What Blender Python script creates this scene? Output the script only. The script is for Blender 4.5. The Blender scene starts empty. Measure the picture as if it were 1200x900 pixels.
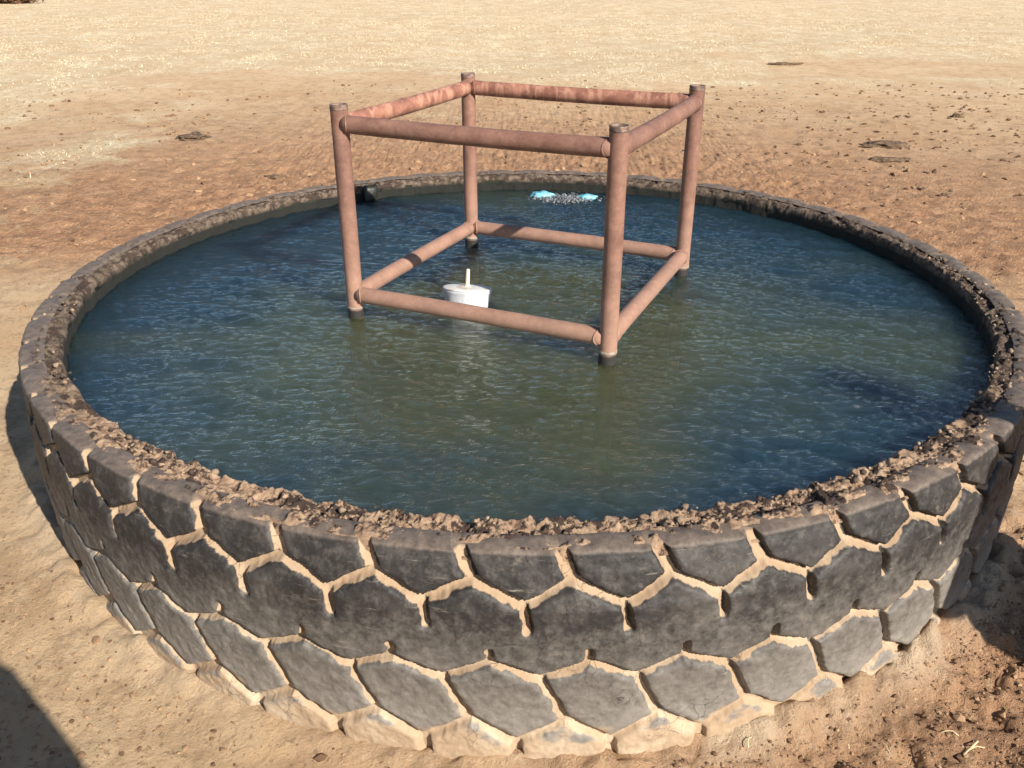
import bpy, bmesh, math, random
import numpy as np
from mathutils import Vector, Matrix
random.seed(5); rng = np.random.default_rng(11)
C = bpy.context.scene.collection
scene = bpy.context.scene

# ------------------------------------------------------------------ camera
CAM = Vector((-0.048, -2.874, 1.544)); PITCH = 0.4622; FPX = 1025.7 / 1200
cd = bpy.data.cameras.new('camera'); cam = bpy.data.objects.new('camera', cd); C.objects.link(cam)
cam.location = CAM; cam.rotation_euler = (math.pi / 2 - PITCH, 0, 0)
cd.sensor_width = 36; cd.lens = 36 * FPX; cd.clip_start = 0.02; cd.clip_end = 3000
scene.camera = cam
scene.render.resolution_x = 1024; scene.render.resolution_y = 768

# ------------------------------------------------------------------ light
SUN_EL = math.radians(33.8); SUN_DIR = Vector((0.629, -0.777, 0)).normalized()   # horizontal direction TOWARDS the sun
w = bpy.data.worlds.new('World'); scene.world = w; w.use_nodes = True
nt = w.node_tree; bg = nt.nodes['Background']
sky = nt.nodes.new('ShaderNodeTexSky'); sky.sky_type = 'NISHITA'; sky.sun_disc = False
sky.sun_elevation = SUN_EL; sky.sun_rotation = math.atan2(SUN_DIR.x, SUN_DIR.y)
sky.air_density = 1.0; sky.dust_density = 0.6; sky.ozone_density = 1.6; sky.altitude = 800
nt.links.new(sky.outputs[0], bg.inputs[0]); bg.inputs[1].default_value = 0.070
sd = bpy.data.lights.new('sun', 'SUN'); sun = bpy.data.objects.new('sun', sd); C.objects.link(sun)
sd.energy = 5.0; sd.angle = math.radians(0.5); sd.color = (1.0, 0.94, 0.84)
tow = Vector((SUN_DIR.x * math.cos(SUN_EL), SUN_DIR.y * math.cos(SUN_EL), math.sin(SUN_EL)))
sun.rotation_euler = tow.to_track_quat('Z', 'Y').to_euler(); sun.location = (20, -25, 22)
scene.view_settings.view_transform = 'Standard'; scene.view_settings.look = 'None'
scene.view_settings.gamma = 1; scene.view_settings.exposure = 0.80
scene.render.engine = 'CYCLES'

# ------------------------------------------------------------------ helpers
def mesh_obj(name, V, F, mat=None, parent=None, smooth=True, attrs=None):
    me = bpy.data.meshes.new(name)
    V = np.asarray(V, np.float32); F = np.asarray(F, np.int32)
    k = F.shape[1]
    me.vertices.add(len(V)); me.vertices.foreach_set('co', V.ravel())
    me.loops.add(F.size); me.loops.foreach_set('vertex_index', F.ravel())
    me.polygons.add(len(F)); me.polygons.foreach_set('loop_start', np.arange(0, F.size, k, dtype=np.int32))
    me.polygons.foreach_set('use_smooth', np.full(len(F), smooth))
    me.update(calc_edges=True); me.validate()
    for an, av in (attrs or {}).items():
        a = me.attributes.new(an, 'FLOAT', 'POINT'); a.data.foreach_set('value', np.asarray(av, np.float32).ravel())
    if mat: me.materials.append(mat)
    o = bpy.data.objects.new(name, me); C.objects.link(o)
    if parent: o.parent = parent
    return o

def bm_obj(name, bm, mat=None, parent=None, smooth=True):
    me = bpy.data.meshes.new(name); bmesh.ops.recalc_face_normals(bm, faces=bm.faces); bm.to_mesh(me); bm.free()
    for p in me.polygons: p.use_smooth = smooth
    if mat: me.materials.append(mat)
    o = bpy.data.objects.new(name, me); C.objects.link(o)
    if parent: o.parent = parent
    return o

def tag(o, label=None, cat=None, group=None, kind=None):
    if label: o['label'] = label
    if cat: o['category'] = cat
    if group: o['group'] = group
    if kind: o['kind'] = kind
    return o

def empty(name, loc=(0, 0, 0), rz=0):
    o = bpy.data.objects.new(name, None); C.objects.link(o); o.location = loc; o.rotation_euler = (0, 0, rz)
    o.empty_display_size = 0.1
    return o

def hsh(ix, iy, iz, seed):
    n = (ix.astype(np.int64) * 374761393 + iy.astype(np.int64) * 668265263 + iz.astype(np.int64) * 2147483647 + seed * 1274126177) & 0xffffffff
    n = ((n ^ (n >> 13)) * 1274126177) & 0xffffffff
    n = ((n ^ (n >> 15)) * 2246822519) & 0xffffffff
    return ((n ^ (n >> 16)) & 0xffffff) / float(0xffffff)

def vnoise(x, y, z=None, seed=0):
    x = np.asarray(x, float); y = np.asarray(y, float)
    z = np.zeros_like(x) if z is None else np.asarray(z, float)
    xi, yi, zi = np.floor(x), np.floor(y), np.floor(z)
    fx, fy, fz = x - xi, y - yi, z - zi
    fx = fx * fx * (3 - 2 * fx); fy = fy * fy * (3 - 2 * fy); fz = fz * fz * (3 - 2 * fz)
    r = 0
    for dx in (0, 1):
        for dy in (0, 1):
            for dz in (0, 1):
                r = r + hsh(xi + dx, yi + dy, zi + dz, seed) * (fx if dx else 1 - fx) * (fy if dy else 1 - fy) * (fz if dz else 1 - fz)
    return r * 2 - 1

def fbm(x, y, z=None, oct=4, seed=0, gain=0.5):
    r = 0; a = 1; f = 1
    for i in range(oct):
        r = r + a * vnoise(x * f + 17.3 * i, y * f - 9.1 * i, None if z is None else z * f + 3.7 * i, seed + i); a *= gain; f *= 2.03
    return r

def sstep(a, b, x):
    t = np.clip((x - a) / (b - a), 0, 1); return t * t * (3 - 2 * t)

class Mat:
    def __init__(s, name, rough=0.9):
        s.m = bpy.data.materials.new(name); s.m.use_nodes = True; s.nt = s.m.node_tree
        s.b = s.nt.nodes['Principled BSDF']; s.b.inputs['Roughness'].default_value = rough
        s.b.inputs['Specular IOR Level'].default_value = 0.3
        s.tc = s.nt.nodes.new('ShaderNodeTexCoord')
    def n(s, t): return s.nt.nodes.new(t)
    def l(s, a, b): s.nt.links.new(a, b)
    def coord(s, scale=(1, 1, 1), rot=(0, 0, 0)):
        mp = s.n('ShaderNodeMapping'); mp.inputs['Scale'].default_value = scale; mp.inputs['Rotation'].default_value = rot
        s.l(s.tc.outputs['Object'], mp.inputs['Vector']); return mp.outputs[0]
    def noise(s, scale, detail=6, rough=0.6, co=None, dist=0):
        t = s.n('ShaderNodeTexNoise'); t.inputs['Scale'].default_value = scale; t.inputs['Detail'].default_value = detail
        t.inputs['Roughness'].default_value = rough; t.inputs['Distortion'].default_value = dist
        s.l(co or s.tc.outputs['Object'], t.inputs['Vector']); return t.outputs['Fac']
    def ramp(s, fac, stops):
        r = s.n('ShaderNodeValToRGB'); e = r.color_ramp.elements
        while len(e) < len(stops): e.new(0.5)
        for i, (p, c) in enumerate(stops):
            e[i].position = p; e[i].color = (c, c, c, 1) if isinstance(c, (int, float)) else (*c, 1)
        s.l(fac, r.inputs[0]); return r.outputs[0]
    def mix(s, fac, a, b, mode='MIX'):
        m = s.n('ShaderNodeMix'); m.data_type = 'RGBA'; m.blend_type = mode
        for inp, v in ((m.inputs[0], fac), (m.inputs[6], a), (m.inputs[7], b)):
            if isinstance(v, (int, float)): inp.default_value = v
            elif isinstance(v, tuple): inp.default_value = (*v, 1)
            else: s.l(v, inp)
        return m.outputs[2]
    def math(s, op, a, b=0.0, c=0.0, clamp=False):
        m = s.n('ShaderNodeMath'); m.operation = op; m.use_clamp = clamp
        for inp, v in zip(m.inputs, (a, b, c)):
            if isinstance(v, (int, float)): inp.default_value = v
            else: s.l(v, inp)
        return m.outputs[0]
    def attr(s, name):
        a = s.n('ShaderNodeAttribute'); a.attribute_name = name; return a.outputs['Fac']
    def bump(s, h, strength=0.5, dist=0.01, nrm=None):
        b = s.n('ShaderNodeBump'); b.inputs['Strength'].default_value = strength; b.inputs['Distance'].default_value = dist
        s.l(h, b.inputs['Height'])
        if nrm: s.l(nrm, b.inputs['Normal'])
        return b.outputs[0]
    def out(s, col=None, nrm=None, rough=None):
        if col is not None:
            if isinstance(col, tuple): s.b.inputs['Base Color'].default_value = (*col, 1)
            else: s.l(col, s.b.inputs['Base Color'])
        if nrm is not None: s.l(nrm, s.b.inputs['Normal'])
        if rough is not None: s.l(rough, s.b.inputs['Roughness'])
        return s.m

R = 1.6; K = 1.6 / 1.7
RIM = 0.538; WATER = 0.468

def ground_h(x, y):
    """large scale lie of the ground"""
    x = np.asarray(x, float); y = np.asarray(y, float)
    base = 0.022 + 0.050 * sstep(-1.75, -0.9, y) + 0.0 * x
    r = np.hypot(x, y)
    far = sstep(6, 60, r)
    return base + 0.03 * fbm(x * 0.35, y * 0.35, oct=3, seed=3) * sstep(2.2, 5, r) + far * 0.25 * fbm(x * 0.03, y * 0.03, oct=2, seed=8)

# ------------------------------------------------------------------ ground
def axis(lo, a, b, hi, d, growth):
    mid = list(np.arange(a, b, d)); out = []; s = d; v = mid[-1]
    while v < hi: s *= growth; v += s; out.append(v)
    left = []; s = d; v = a
    while v > lo: s *= growth; v -= s; left.append(v)
    return np.array(left[::-1] + mid + out)
xs = axis(-700, -1.75, 1.75, 700, 0.0085, 1.035)
y1 = axis(-700, -1.95, -0.75, -0.75, 0.0085, 1.05)
ys = [y for y in y1 if y < -0.75]; s = 0.0085; v = ys[-1]
while v < 900:
    s = min(s * 1.05, 0.022) if v < 2.6 else s * 1.02
    v += s; ys.append(v)
ys = np.array(ys)
X, Y = np.meshgrid(xs, ys); Rr = np.hypot(X, Y)
Z = ground_h(X, Y)
nearf = sstep(9, 3, Rr)
# rough, hoof-churned soil to the right and behind, smoother trodden soil on the left
rough = np.clip(sstep(-0.6, 0.9, X + 0.5 * vnoise(X * 1.1, Y * 1.1, seed=31)) * sstep(-0.6, -1.0, Y) + sstep(1.0, 1.8, Y) + 0.55 * sstep(1.2, 1.9, X), 0, 1)
rough *= nearf
n1 = fbm(X * 9, Y * 9, oct=3, seed=40); n2 = fbm(X * 34, Y * 34, oct=3, seed=50)
n3 = fbm(X * 21, Y * 21, oct=4, seed=55, gain=.6)
Z += nearf * (0.0045 * n1 * (0.5 + rough) + 0.0026 * n2) + rough * (0.0075 * np.abs(n3) + 0.0075 * n2 - 0.014 * sstep(0.25, 0.6, vnoise(X * 19, Y * 19, seed=61)))
# low ridge of mud splashed and trodden against the foot of the tyre
th = np.degrees(np.arctan2(X, -Y)); ridge = np.exp(-((Rr - 1.595) / 0.06) ** 2)
amt = 0.016 + 0.03 * sstep(2, 26, th) * sstep(60, 38, th) + 0.012 * sstep(-5, -40, th)
Z += ridge * amt * (1 + 0.55 * fbm(X * 14, Y * 14, oct=3, seed=70))
Z = np.where(Rr < 1.5, np.minimum(Z, 0.03), Z)
ny, nx = X.shape
idx = np.arange(nx * ny).reshape(ny, nx)
F = np.stack([idx[:-1, :-1], idx[:-1, 1:], idx[1:, 1:], idx[1:, :-1]], -1).reshape(-1, 4)
# bare / grass mask
bl = fbm(X * 0.45, Y * 0.7, oct=4, seed=90)
edge = 5.6 + 2.3 * sstep(-3, 4.5, X) + 1.9 * bl + 0.5 * fbm(X * 2.2, Y * 2.6, oct=3, seed=95)
grass = sstep(-3.6, 4.6, Y - edge + 2.2 * vnoise(X * 0.32 + 5, Y * 0.12, seed=98) + 1.4 * fbm(X * 0.9, Y * 0.5, oct=3, seed=97))
grass = np.maximum(grass, sstep(-.8, 1.0, -X - 4.6 + bl - 0.25 * np.maximum(Y - 1, 0) + 0.0) * sstep(1.2, 3.5, Y + bl) )
grass = np.where(Y < -6, sstep(6, 8, -Y + bl), grass)
grass = np.maximum(grass, sstep(8, 11, np.abs(X) + bl))
mud = ridge * sstep(0.0, 0.03, amt - 0.008) * np.clip(0.7 + 0.6 * fbm(X * 7, Y * 7, oct=3, seed=75), 0, 1)

m = Mat('dirt_ground', 0.95)
na = m.noise(1.3, 8, 0.62); nb = m.noise(9, 8, 0.65); nc = m.noise(60, 5, 0.7)
soil = m.mix(m.ramp(na, [(0.35, 0.0), (0.68, 1.0)]), (0.53, 0.345, 0.190), (0.64, 0.465, 0.285))
dark = m.mix(m.ramp(nb, [(0.35, 0.0), (0.7, 1.0)]), (0.31, 0.155, 0.080), (0.52, 0.300, 0.165))
soil = m.mix(m.attr('rough'), soil, dark)
soil = m.mix(m.math('MULTIPLY', m.ramp(nb, [(0.42, 1.0), (0.5, 0.0)]), 0.35), soil, (0.27, 0.165, 0.095))
soil = m.mix(m.math('MULTIPLY', m.ramp(m.noise(26, 6, 0.7), [(0.56, 0.0), (0.66, 1.0)]), 0.45), soil, (0.60, 0.47, 0.31))
soil = m.mix(m.math('MULTIPLY', m.ramp(nc, [(0.36, 1.0), (0.44, 0.0)]), 0.6), soil, (0.17, 0.10, 0.06))
straw = m.mix(m.ramp(m.noise(2.2, 8, 0.7), [(0.35, 0.0), (0.66, 1.0)]), (0.60, 0.45, 0.275), (0.83, 0.71, 0.50))
straw = m.mix(m.math('MULTIPLY', m.ramp(m.noise(3.2, 6, 0.7, m.coord((1, .38, 1))), [(0.45, 0.0), (0.62, 1.0)]), 0.42), straw, (0.55, 0.38, 0.20))
straw = m.mix(m.math('MULTIPLY', m.ramp(m.noise(0.55, 4, 0.6, m.coord((1, 1.8, 1))), [(0.5, 0.0), (0.7, 1.0)]), 0.40), straw, (0.56, 0.38, 0.21))
straw = m.mix(m.math('MULTIPLY', m.ramp(m.noise(30, 4, 0.7), [(0.40, 1.0), (0.50, 0.0)]), 0.55), straw, (0.32, 0.22, 0.12))
straw = m.mix(m.math('MULTIPLY', m.ramp(m.noise(13, 8, 0.8, m.coord((1, .5, 1))), [(0.47, 1.0), (0.56, 0.0)]), 0.42), straw, (0.40, 0.27, 0.14))
gm = m.ramp(m.math('ADD', m.attr('grass'), m.math('MULTIPLY', m.math('SUBTRACT', m.noise(3.0, 8, 0.75), 0.5), 1.4)), [(0.35, 0.0), (0.65, 1.0)])
col = m.mix(gm, soil, straw)
col = m.mix(m.attr('mud'), col, (0.60, 0.455, 0.31))
vo = m.n('ShaderNodeTexVoronoi'); vo.inputs['Scale'].default_value = 55; m.l(m.mix(0.12, m.tc.outputs['Object'], m.noise(30, 4)), vo.inputs['Vector'])
crumb = m.math('MULTIPLY', m.math('SUBTRACT', 0.6, vo.outputs['Distance']), m.math('ADD', m.attr('rough'), 0.25))
h = m.math('ADD', m.noise(90, 8, 0.8), m.math('MULTIPLY', crumb, 0.5))
M_ground = m.out(col, m.bump(h, 1.0, 0.013))
g = mesh_obj('ground', np.stack([X, Y, Z], -1).reshape(-1, 3), F, M_ground, attrs={'rough': rough, 'grass': grass, 'mud': np.clip(mud, 0, 1)})
tag(g, kind='structure')

def gz(x, y):
    j = np.clip(np.searchsorted(xs, x), 1, nx - 1); i = np.clip(np.searchsorted(ys, y), 1, ny - 1)
    return (Z[i, j] + Z[i - 1, j - 1]) / 2

# ------------------------------------------------------------------ tyre tank
NP = 52; PW = 2 * math.pi / NP
def deg2u(d): return math.radians(d) * R
PU = PW * R
segs = []   # (theta0,z0,theta1,z1,halfwidth) measured on the tread, z in metres
def S_(t0, z0, t1, z1, w): segs.append((deg2u(t0), z0 * K, deg2u(t1), z1 * K, w + 0.0020))
S_(-0.9, .466, 2.5, .518, .0088); S_(2.5, .518, 6.02, .466, .0088)
S_(0.9, .64, 1.05, .605, .0128); S_(1.05, .605, 2.45, .52, .0128)
S_(-0.9, .466, -0.65, .412, .0090)
S_(0.25, .278, 3.68, .320, .0092); S_(3.68, .320, 7.17, .278, .0092)
S_(3.65, .320, 3.60, .350, .0075)
S_(0.25, .278, 1.2, .215, .0090); S_(1.2, .215, 2.15, .155, .0090)
S_(2.15, .155, 5.5, .088, .0105); S_(-1.42, .088, 2.15, .155, .0105)
S_(-1.42, .088, -0.9, -.10, .012)
tt = np.concatenate([np.arange(c_) / c_ * (b_ - a_) + a_ for a_, b_, c_ in ((-26 * PW, -11 * PW, 15 * 34), (-11 * PW, 11 * PW, 22 * 100), (11 * PW, 26 * PW, 15 * 34))]); NT = len(tt)
# profile from inside top over the shoulder and down: (r, z)
prof = [(1.500, .537), (1.512, .542), (1.525, .543), (1.535, .5430), (1.543, .5427), (1.550, .5420), (1.556, .5410), (1.5605, .5395), (1.5625, .5375), (1.5640, .5340), (1.5655, .5290)]
zz = .529 - .0031
while zz > -0.09:
    prof.append((1.5655 + 0.0345 * min(1, (0.529 - zz) / 0.10) ** 0.85 + 0.004 * math.sin(max(0, min(1, (.427 - zz) / .25)) * math.pi) - 0.014 * max(0, (0.20 - zz) / 0.3) ** 1.6, zz)); zz -= .0031
prof = np.array(prof); NR = len(prof)
T, PI_ = np.meshgrid(tt, np.arange(NR)); RP = prof[PI_, 0]; ZP = prof[PI_, 1]
U = (T * R) % PU
zq = np.where(ZP > 0.53, 0.60 * K + 0.0, ZP)
# warp so that no two blocks have the same worn edge
wu = 0.0022 * vnoise(T * 6.5, ZP * 7, seed=105) + 0.0022 * vnoise(T * 60, ZP * 40, seed=101) + 0.0012 * vnoise(T * 190, ZP * 120, seed=102)
wz = 0.002 * vnoise(T * 6.5, ZP * 7, seed=106) + 0.0022 * vnoise(T * 60, ZP * 40, seed=103) + 0.0012 * vnoise(T * 190, ZP * 120, seed=104)
D = np.full(U.shape, 9.0); SIDE = np.zeros(U.shape)
# profile height -> pattern height near the shoulder
zpat = np.where(PI_ < 9, 0.531 + (9 - PI_) * 0.0045, ZP + 0.0)
for (u0, z0, u1, z1, hw) in segs:
    for sh in (-PU, 0, PU):
        ax, az = u0 + sh, z0; bx, bz = u1 + sh, z1
        px, pz = U + wu - ax, zpat + wz - az; dx, dz = bx - ax, bz - az
        t = np.clip((px * dx + pz * dz) / (dx * dx + dz * dz), 0, 1)
        qx = px - t * dx; qz = pz - t * dz; dq = np.hypot(qx, qz); dn_ = dq - hw
        SIDE = np.where(dn_ < D, (0.80 * qx + 0.60 * qz) / np.maximum(dq, 1e-5), SIDE); D = np.minimum(D, dn_)
del px, pz, t, qx, qz, dq, dn_
edge_w = 0.0038 + 0.0062 * sstep(0.25, -0.35, SIDE)
inn = sstep(edge_w * 0.30, -edge_w * 0.95, D)                     # 1 inside the groove
fill = 0.5 + 0.5 * vnoise(T * 18, ZP * 16, seed=120)
low = sstep(0.30, 0.05, ZP)
depth = (0.0250 - 0.006 * fill - 0.006 * low) * inn
depth *= np.clip((RP - 1.538) / 0.025, 0.0, 1)                     # fade over the shoulder
roundoff = 0.0020 * sstep(0.010, 0.0, D)
chip = 0.0016 * fbm(T * 90, ZP * 60, oct=3, seed=130) + 0.004 * np.maximum(0, vnoise(T * 45, ZP * 30, seed=133) - .55) * sstep(.02, 0, D)
RP = RP - 0.029 * sstep(math.radians(22), math.radians(62), np.minimum(T % (2 * math.pi), 2 * math.pi - T % (2 * math.pi))) * np.clip((RP - 1.5655) / 0.03, 0, 1)
rr = RP - depth - roundoff * (1 - inn) - chip * 0.8
# radial ribs that run over the shoulder from every block
rib = 0.003 * np.cos((T * R / PU + 0.35) * 2 * math.pi) * np.exp(-((PI_ - 4) / 3.0) ** 2)
zt = ZP + rib + 0.0014 * fbm(T * 70, RP * 60, oct=3, seed=140) * (PI_ < 10)
XX = rr * np.sin(T); YY = -rr * np.cos(T)
idx = np.arange(NR * NT).reshape(NR, NT); nxt = np.roll(idx, -1, axis=1)
F = np.stack([idx[:-1], nxt[:-1], nxt[1:], idx[1:]], -1).reshape(-1, 4)[:, ::-1]
halo = sstep(0.012, 0.0, D)
topd = sstep(9.2, 7.0, PI_)
M = Mat('tyre_rubber', 0.62)
n1_ = M.noise(5, 10, 0.7); n2_ = M.noise(38, 10, 0.78); n3_ = M.noise(160, 4, 0.7)
rub = M.mix(M.ramp(n1_, [(0.3, 0.0), (0.75, 1.0)]), (0.016, 0.0145, 0.014), (0.036, 0.031, 0.029))
# streaky scuffs and dust on the rubber, heavier near the ground
zc = M.n('ShaderNodeSeparateXYZ'); M.l(M.tc.outputs['Object'], zc.inputs[0])
lowf = M.n('ShaderNodeMapRange'); lowf.inputs[1].default_value = 0.42; lowf.inputs[2].default_value = 0.03; M.l(zc.outputs[2], lowf.inputs[0])
dn = M.math('ADD', M.ramp(n2_, [(0.2, 0.25), (0.85, 0.8)]), M.math('MULTIPLY', lowf.outputs[0], 0.62))
dust = M.math('MULTIPLY', M.ramp(dn, [(0.50, 0.015), (1.25, 1.0)]), 0.62)
dust = M.math('ADD', dust, M.math('MULTIPLY', M.ramp(n1_, [(0.5, 0.0), (0.7, 1.0)]), 0.16), clamp=True)
col = M.mix(dust, rub, (0.33, 0.295, 0.255))
scr = M.noise(30, 5, 0.8, M.coord((0.25, 0.25, 3.0)))
col = M.mix(M.math('MULTIPLY', M.ramp(scr, [(0.62, 0.0), (0.70, 1.0)]), 0.35), col, (0.42, 0.37, 0.31))
mudc = M.mix(M.ramp(n2_, [(0.3, 0.0), (0.7, 1.0)]), (0.38, 0.285, 0.19), (0.55, 0.44, 0.315))
mudc = M.mix(lowf.outputs[0], M.mix(0.55, mudc, (0.30, 0.205, 0.13)), mudc)
mudc = M.mix(M.math('MULTIPLY', M.ramp(n1_, [(0.46, 1.0), (0.58, 0.0)]), 0.6), mudc, (0.32, 0.21, 0.125))
mudfac = M.math('ADD', M.attr('mud'), M.math('MULTIPLY', M.math('SUBTRACT', n2_, 0.5), 0.7))
col = M.mix(M.ramp(mudfac, [(0.34, 0.0), (0.66, 1.0)]), col, mudc)
sp = M.n('ShaderNodeTexVoronoi'); sp.feature = 'DISTANCE_TO_EDGE'; sp.inputs['Scale'].default_value = 22; M.l(M.mix(0.08, M.tc.outputs['Object'], M.noise(9, 5)), sp.inputs['Vector'])
crk = M.math('MULTIPLY', M.ramp(sp.outputs['Distance'], [(0.0, 1.0), (0.02, 0.0)]), M.ramp(M.noise(6, 3), [(0.52, 0.0), (0.6, 1.0)]))
col = M.mix(M.math('MULTIPLY', crk, 0.7), col, (0.015, 0.013, 0.012))
spl = M.ramp(M.noise(14, 12, 0.85), [(0.60, 0.0), (0.66, 1.0)])
col = M.mix(M.math('MULTIPLY', spl, 0.28), col, (0.36, 0.28, 0.20))
topc = M.mix(M.ramp(n2_, [(0.35, 0.0), (0.66, 1.0)]), (0.080, 0.063, 0.054), (0.22, 0.165, 0.125))
col = M.mix(M.math('MULTIPLY', M.attr('dusttop'), 0.85), col, topc)
nb_ = M.bump(M.math('ADD', n2_, M.math('MULTIPLY', n3_, 0.6)), 0.35, 0.004)
M_tread = M.out(col, nb_, M.ramp(mudfac, [(0.3, 0.55), (0.7, 0.95)]))

tank = empty('tyre_tank', (0, 0, 0))
tag(tank, 'huge worn black tyre lying flat as a water trough, mud packed in its tread', 'tyre trough')
mudv = sstep(0.0018, -0.0036, D + 0.0080 * np.clip(SIDE * 1.5, 0, 1) + 0.0026 * fbm(T * 60, ZP * 45, oct=3, seed=152)) * 0.98 + 0.42 * halo * np.maximum(0, vnoise(T * 30, ZP * 30, seed=151)) * sstep(0.5, 0.2, ZP) + 0.85 * sstep(0.125, 0.055, ZP + 0.025 * fbm(T * 22, ZP * 22, oct=4, seed=150) - 0.02 * np.cos(T - .35))  # mud kept off groove sides turned from the sun, painting in their shade
tread = mesh_obj('tread', np.stack([XX, YY, zt], -1).reshape(-1, 3), F, M_tread, tank, attrs={'mud': np.clip(mudv, 0, 1), 'dusttop': topd})
del XX, YY, zt, rr, D, U, T, PI_, RP, ZP, zpat, wu, wz, chip, rib, fill, depth, roundoff

# ragged cut edge of the sidewall crusted with mud
NTc = 4200; prof = [(1.440, .455), (1.441, .480), (1.442, .500), (1.442, .512), (1.444, .522), (1.447, .530)] + [(1.447 + 0.003 * i, .533) for i in range(1, 34)] + [(1.551, .536), (1.555, .531)]
prof = np.array(prof); NRc = len(prof)
T, P = np.meshgrid(np.arange(NTc) * 2 * math.pi / NTc, np.arange(NRc)); rp = prof[P, 0]; zp = prof[P, 1]
x0, y0 = rp * np.sin(T), -rp * np.cos(T)
front = sstep(-0.6, -1.35, y0); 
lump = fbm(x0 * 58, y0 * 58, zp * 58, oct=4, seed=200, gain=0.68); big = fbm(x0 * 13, y0 * 13, oct=2, seed=210)
wid = 0.012 * fbm(T * 11, T * 0 + 2, oct=4, seed=219) + 0.022 * sstep(0.2, 1.0, np.cos(T))
env = sstep(1.441, 1.452, rp) * sstep(1.528, 1.508, rp - wid)
zp = zp + sstep(0.0, 0.25, env) * 0.0085 * sstep(1.49, 1.52, rp) - 0.016 * sstep(0.15, 0.0, env) * (rp > 1.47)
spike = np.maximum(0, vnoise(x0 * 60, y0 * 60, seed=215) - 0.15)
ze = zp + env * (0.002 + 0.0062 * lump + 0.003 * big) * (0.65 + 0.5 * front)
ze -= env * 0.010 * sstep(0.1, 0.6, vnoise(x0 * 30, y0 * 30, seed=222))
SH = 0.017 * (1 - sstep(0.35, 0.9, np.cos(T)))
re = rp + SH * sstep(1.52, 1.46, rp) + (0.012 * fbm(T * 38, T * 0, zp * 30, oct=4, seed=230) * sstep(1.475, 1.44, rp) * (0.35 + 0.65 * front) - 0.010 * (0.2 + 0.8 * front) * np.maximum(0, vnoise(T * 75, T * 0 + 3, seed=232)) * sstep(.49, .53, zp) * sstep(1.475, 1.445, rp))
idx = np.arange(NRc * NTc).reshape(NRc, NTc); nxt = np.roll(idx, -1, axis=1)
F = np.stack([idx[:-1], nxt[:-1], nxt[1:], idx[1:]], -1).reshape(-1, 4)[:, ::-1]
M = Mat('mud_crust', 0.9)
c1 = M.noise(38, 7, 0.7); c2 = M.noise(11, 4, 0.6)
fr = M.attr('front')
tan = M.mix(M.ramp(c1, [(0.35, 0.0), (0.62, 1.0)]), (0.23, 0.135, 0.085), (0.54, 0.37, 0.24))
grey = M.mix(M.ramp(c1, [(0.42, 0.0), (0.58, 1.0)]), (0.026, 0.020, 0.016), (0.15, 0.115, 0.088))
cc = M.mix(fr, grey, tan)
cc = M.mix(M.ramp(M.math('ADD', c2, M.math('MULTIPLY', M.math('SUBTRACT', c1, .5), 1.2)), [(0.42, 1.0), (0.50, 0.0)]), cc, (0.065, 0.042, 0.032))
cc = M.mix(M.attr('wet'), cc, (0.022, 0.022, 0.018))
M_crust = M.out(cc, M.bump(M.noise(130, 6, 0.85), 0.9, 0.010))
mesh_obj('cut_edge', np.stack([re * np.sin(T), -re * np.cos(T), ze], -1).reshape(-1, 3), F, M_crust, tank,
         attrs={'front': np.clip(front + 0.15, 0, 1), 'wet': sstep(.518, .500, zp)})
# crumbs of mud and torn rubber stuck on the cut edge
def rocks(P, size, seed, flat=0.7):
    r_ = np.random.default_rng(seed); b = bmesh.new(); bmesh.ops.create_icosphere(b, subdivisions=1, radius=1)
    bv = np.array([v.co for v in b.verts]); bf = np.array([[v.index for v in f.verts] for f in b.faces]); b.free()
    n = len(P); k = len(bv)
    sc = size[:, None, None] * (1 + 0.45 * (r_.random((n, 1, 3)) - .5)) * np.array([1, 1, flat])
    jit = 1 + 0.9 * (r_.random((n, k, 1)) - 0.5)
    a = r_.random(n) * 6.283; ca, sa = np.cos(a)[:, None], np.sin(a)[:, None]
    V = bv[None] * jit * sc; vx = V[..., 0] * ca - V[..., 1] * sa; vy = V[..., 0] * sa + V[..., 1] * ca
    V = np.stack([vx, vy, V[..., 2]], -1) + P[:, None]
    F = bf[None] + (np.arange(n) * k)[:, None, None]
    return V.reshape(-1, 3), F.reshape(-1, 3), np.repeat(r_.random(n), k)
n = 1500; a = rng.random(n) * 6.283; rr_ = 1.447 + rng.random(n) ** 1.2 * 0.09; sz = 0.0025 + 0.0055 * rng.random(n) ** 2.5
keep = (vnoise(a * 14, a * 0, seed=240) > -0.35) & (np.cos(a) > -0.2); a, rr_, sz = a[keep], rr_[keep], sz[keep]
P = np.stack([rr_ * np.sin(a), -rr_ * np.cos(a), np.full(len(a), .538) + 0.008 * vnoise(a * 80, rr_ * 40, seed=244)], -1)
V, F, rv = rocks(P, sz, 3, 0.9)
M = Mat('crumbs', 0.92)
cr_ = M.mix(M.ramp(M.attr('rv'), [(0.3, 0.0), (0.8, 1.0)]), (0.07, 0.048, 0.035), (0.32, 0.225, 0.15))
mesh_obj('crumbs', V, F, M.out(cr_, M.bump(M.noise(200), 0.5, 0.004)), tank, smooth=True, attrs={'rv': rv})['kind'] = 'stuff'

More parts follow.
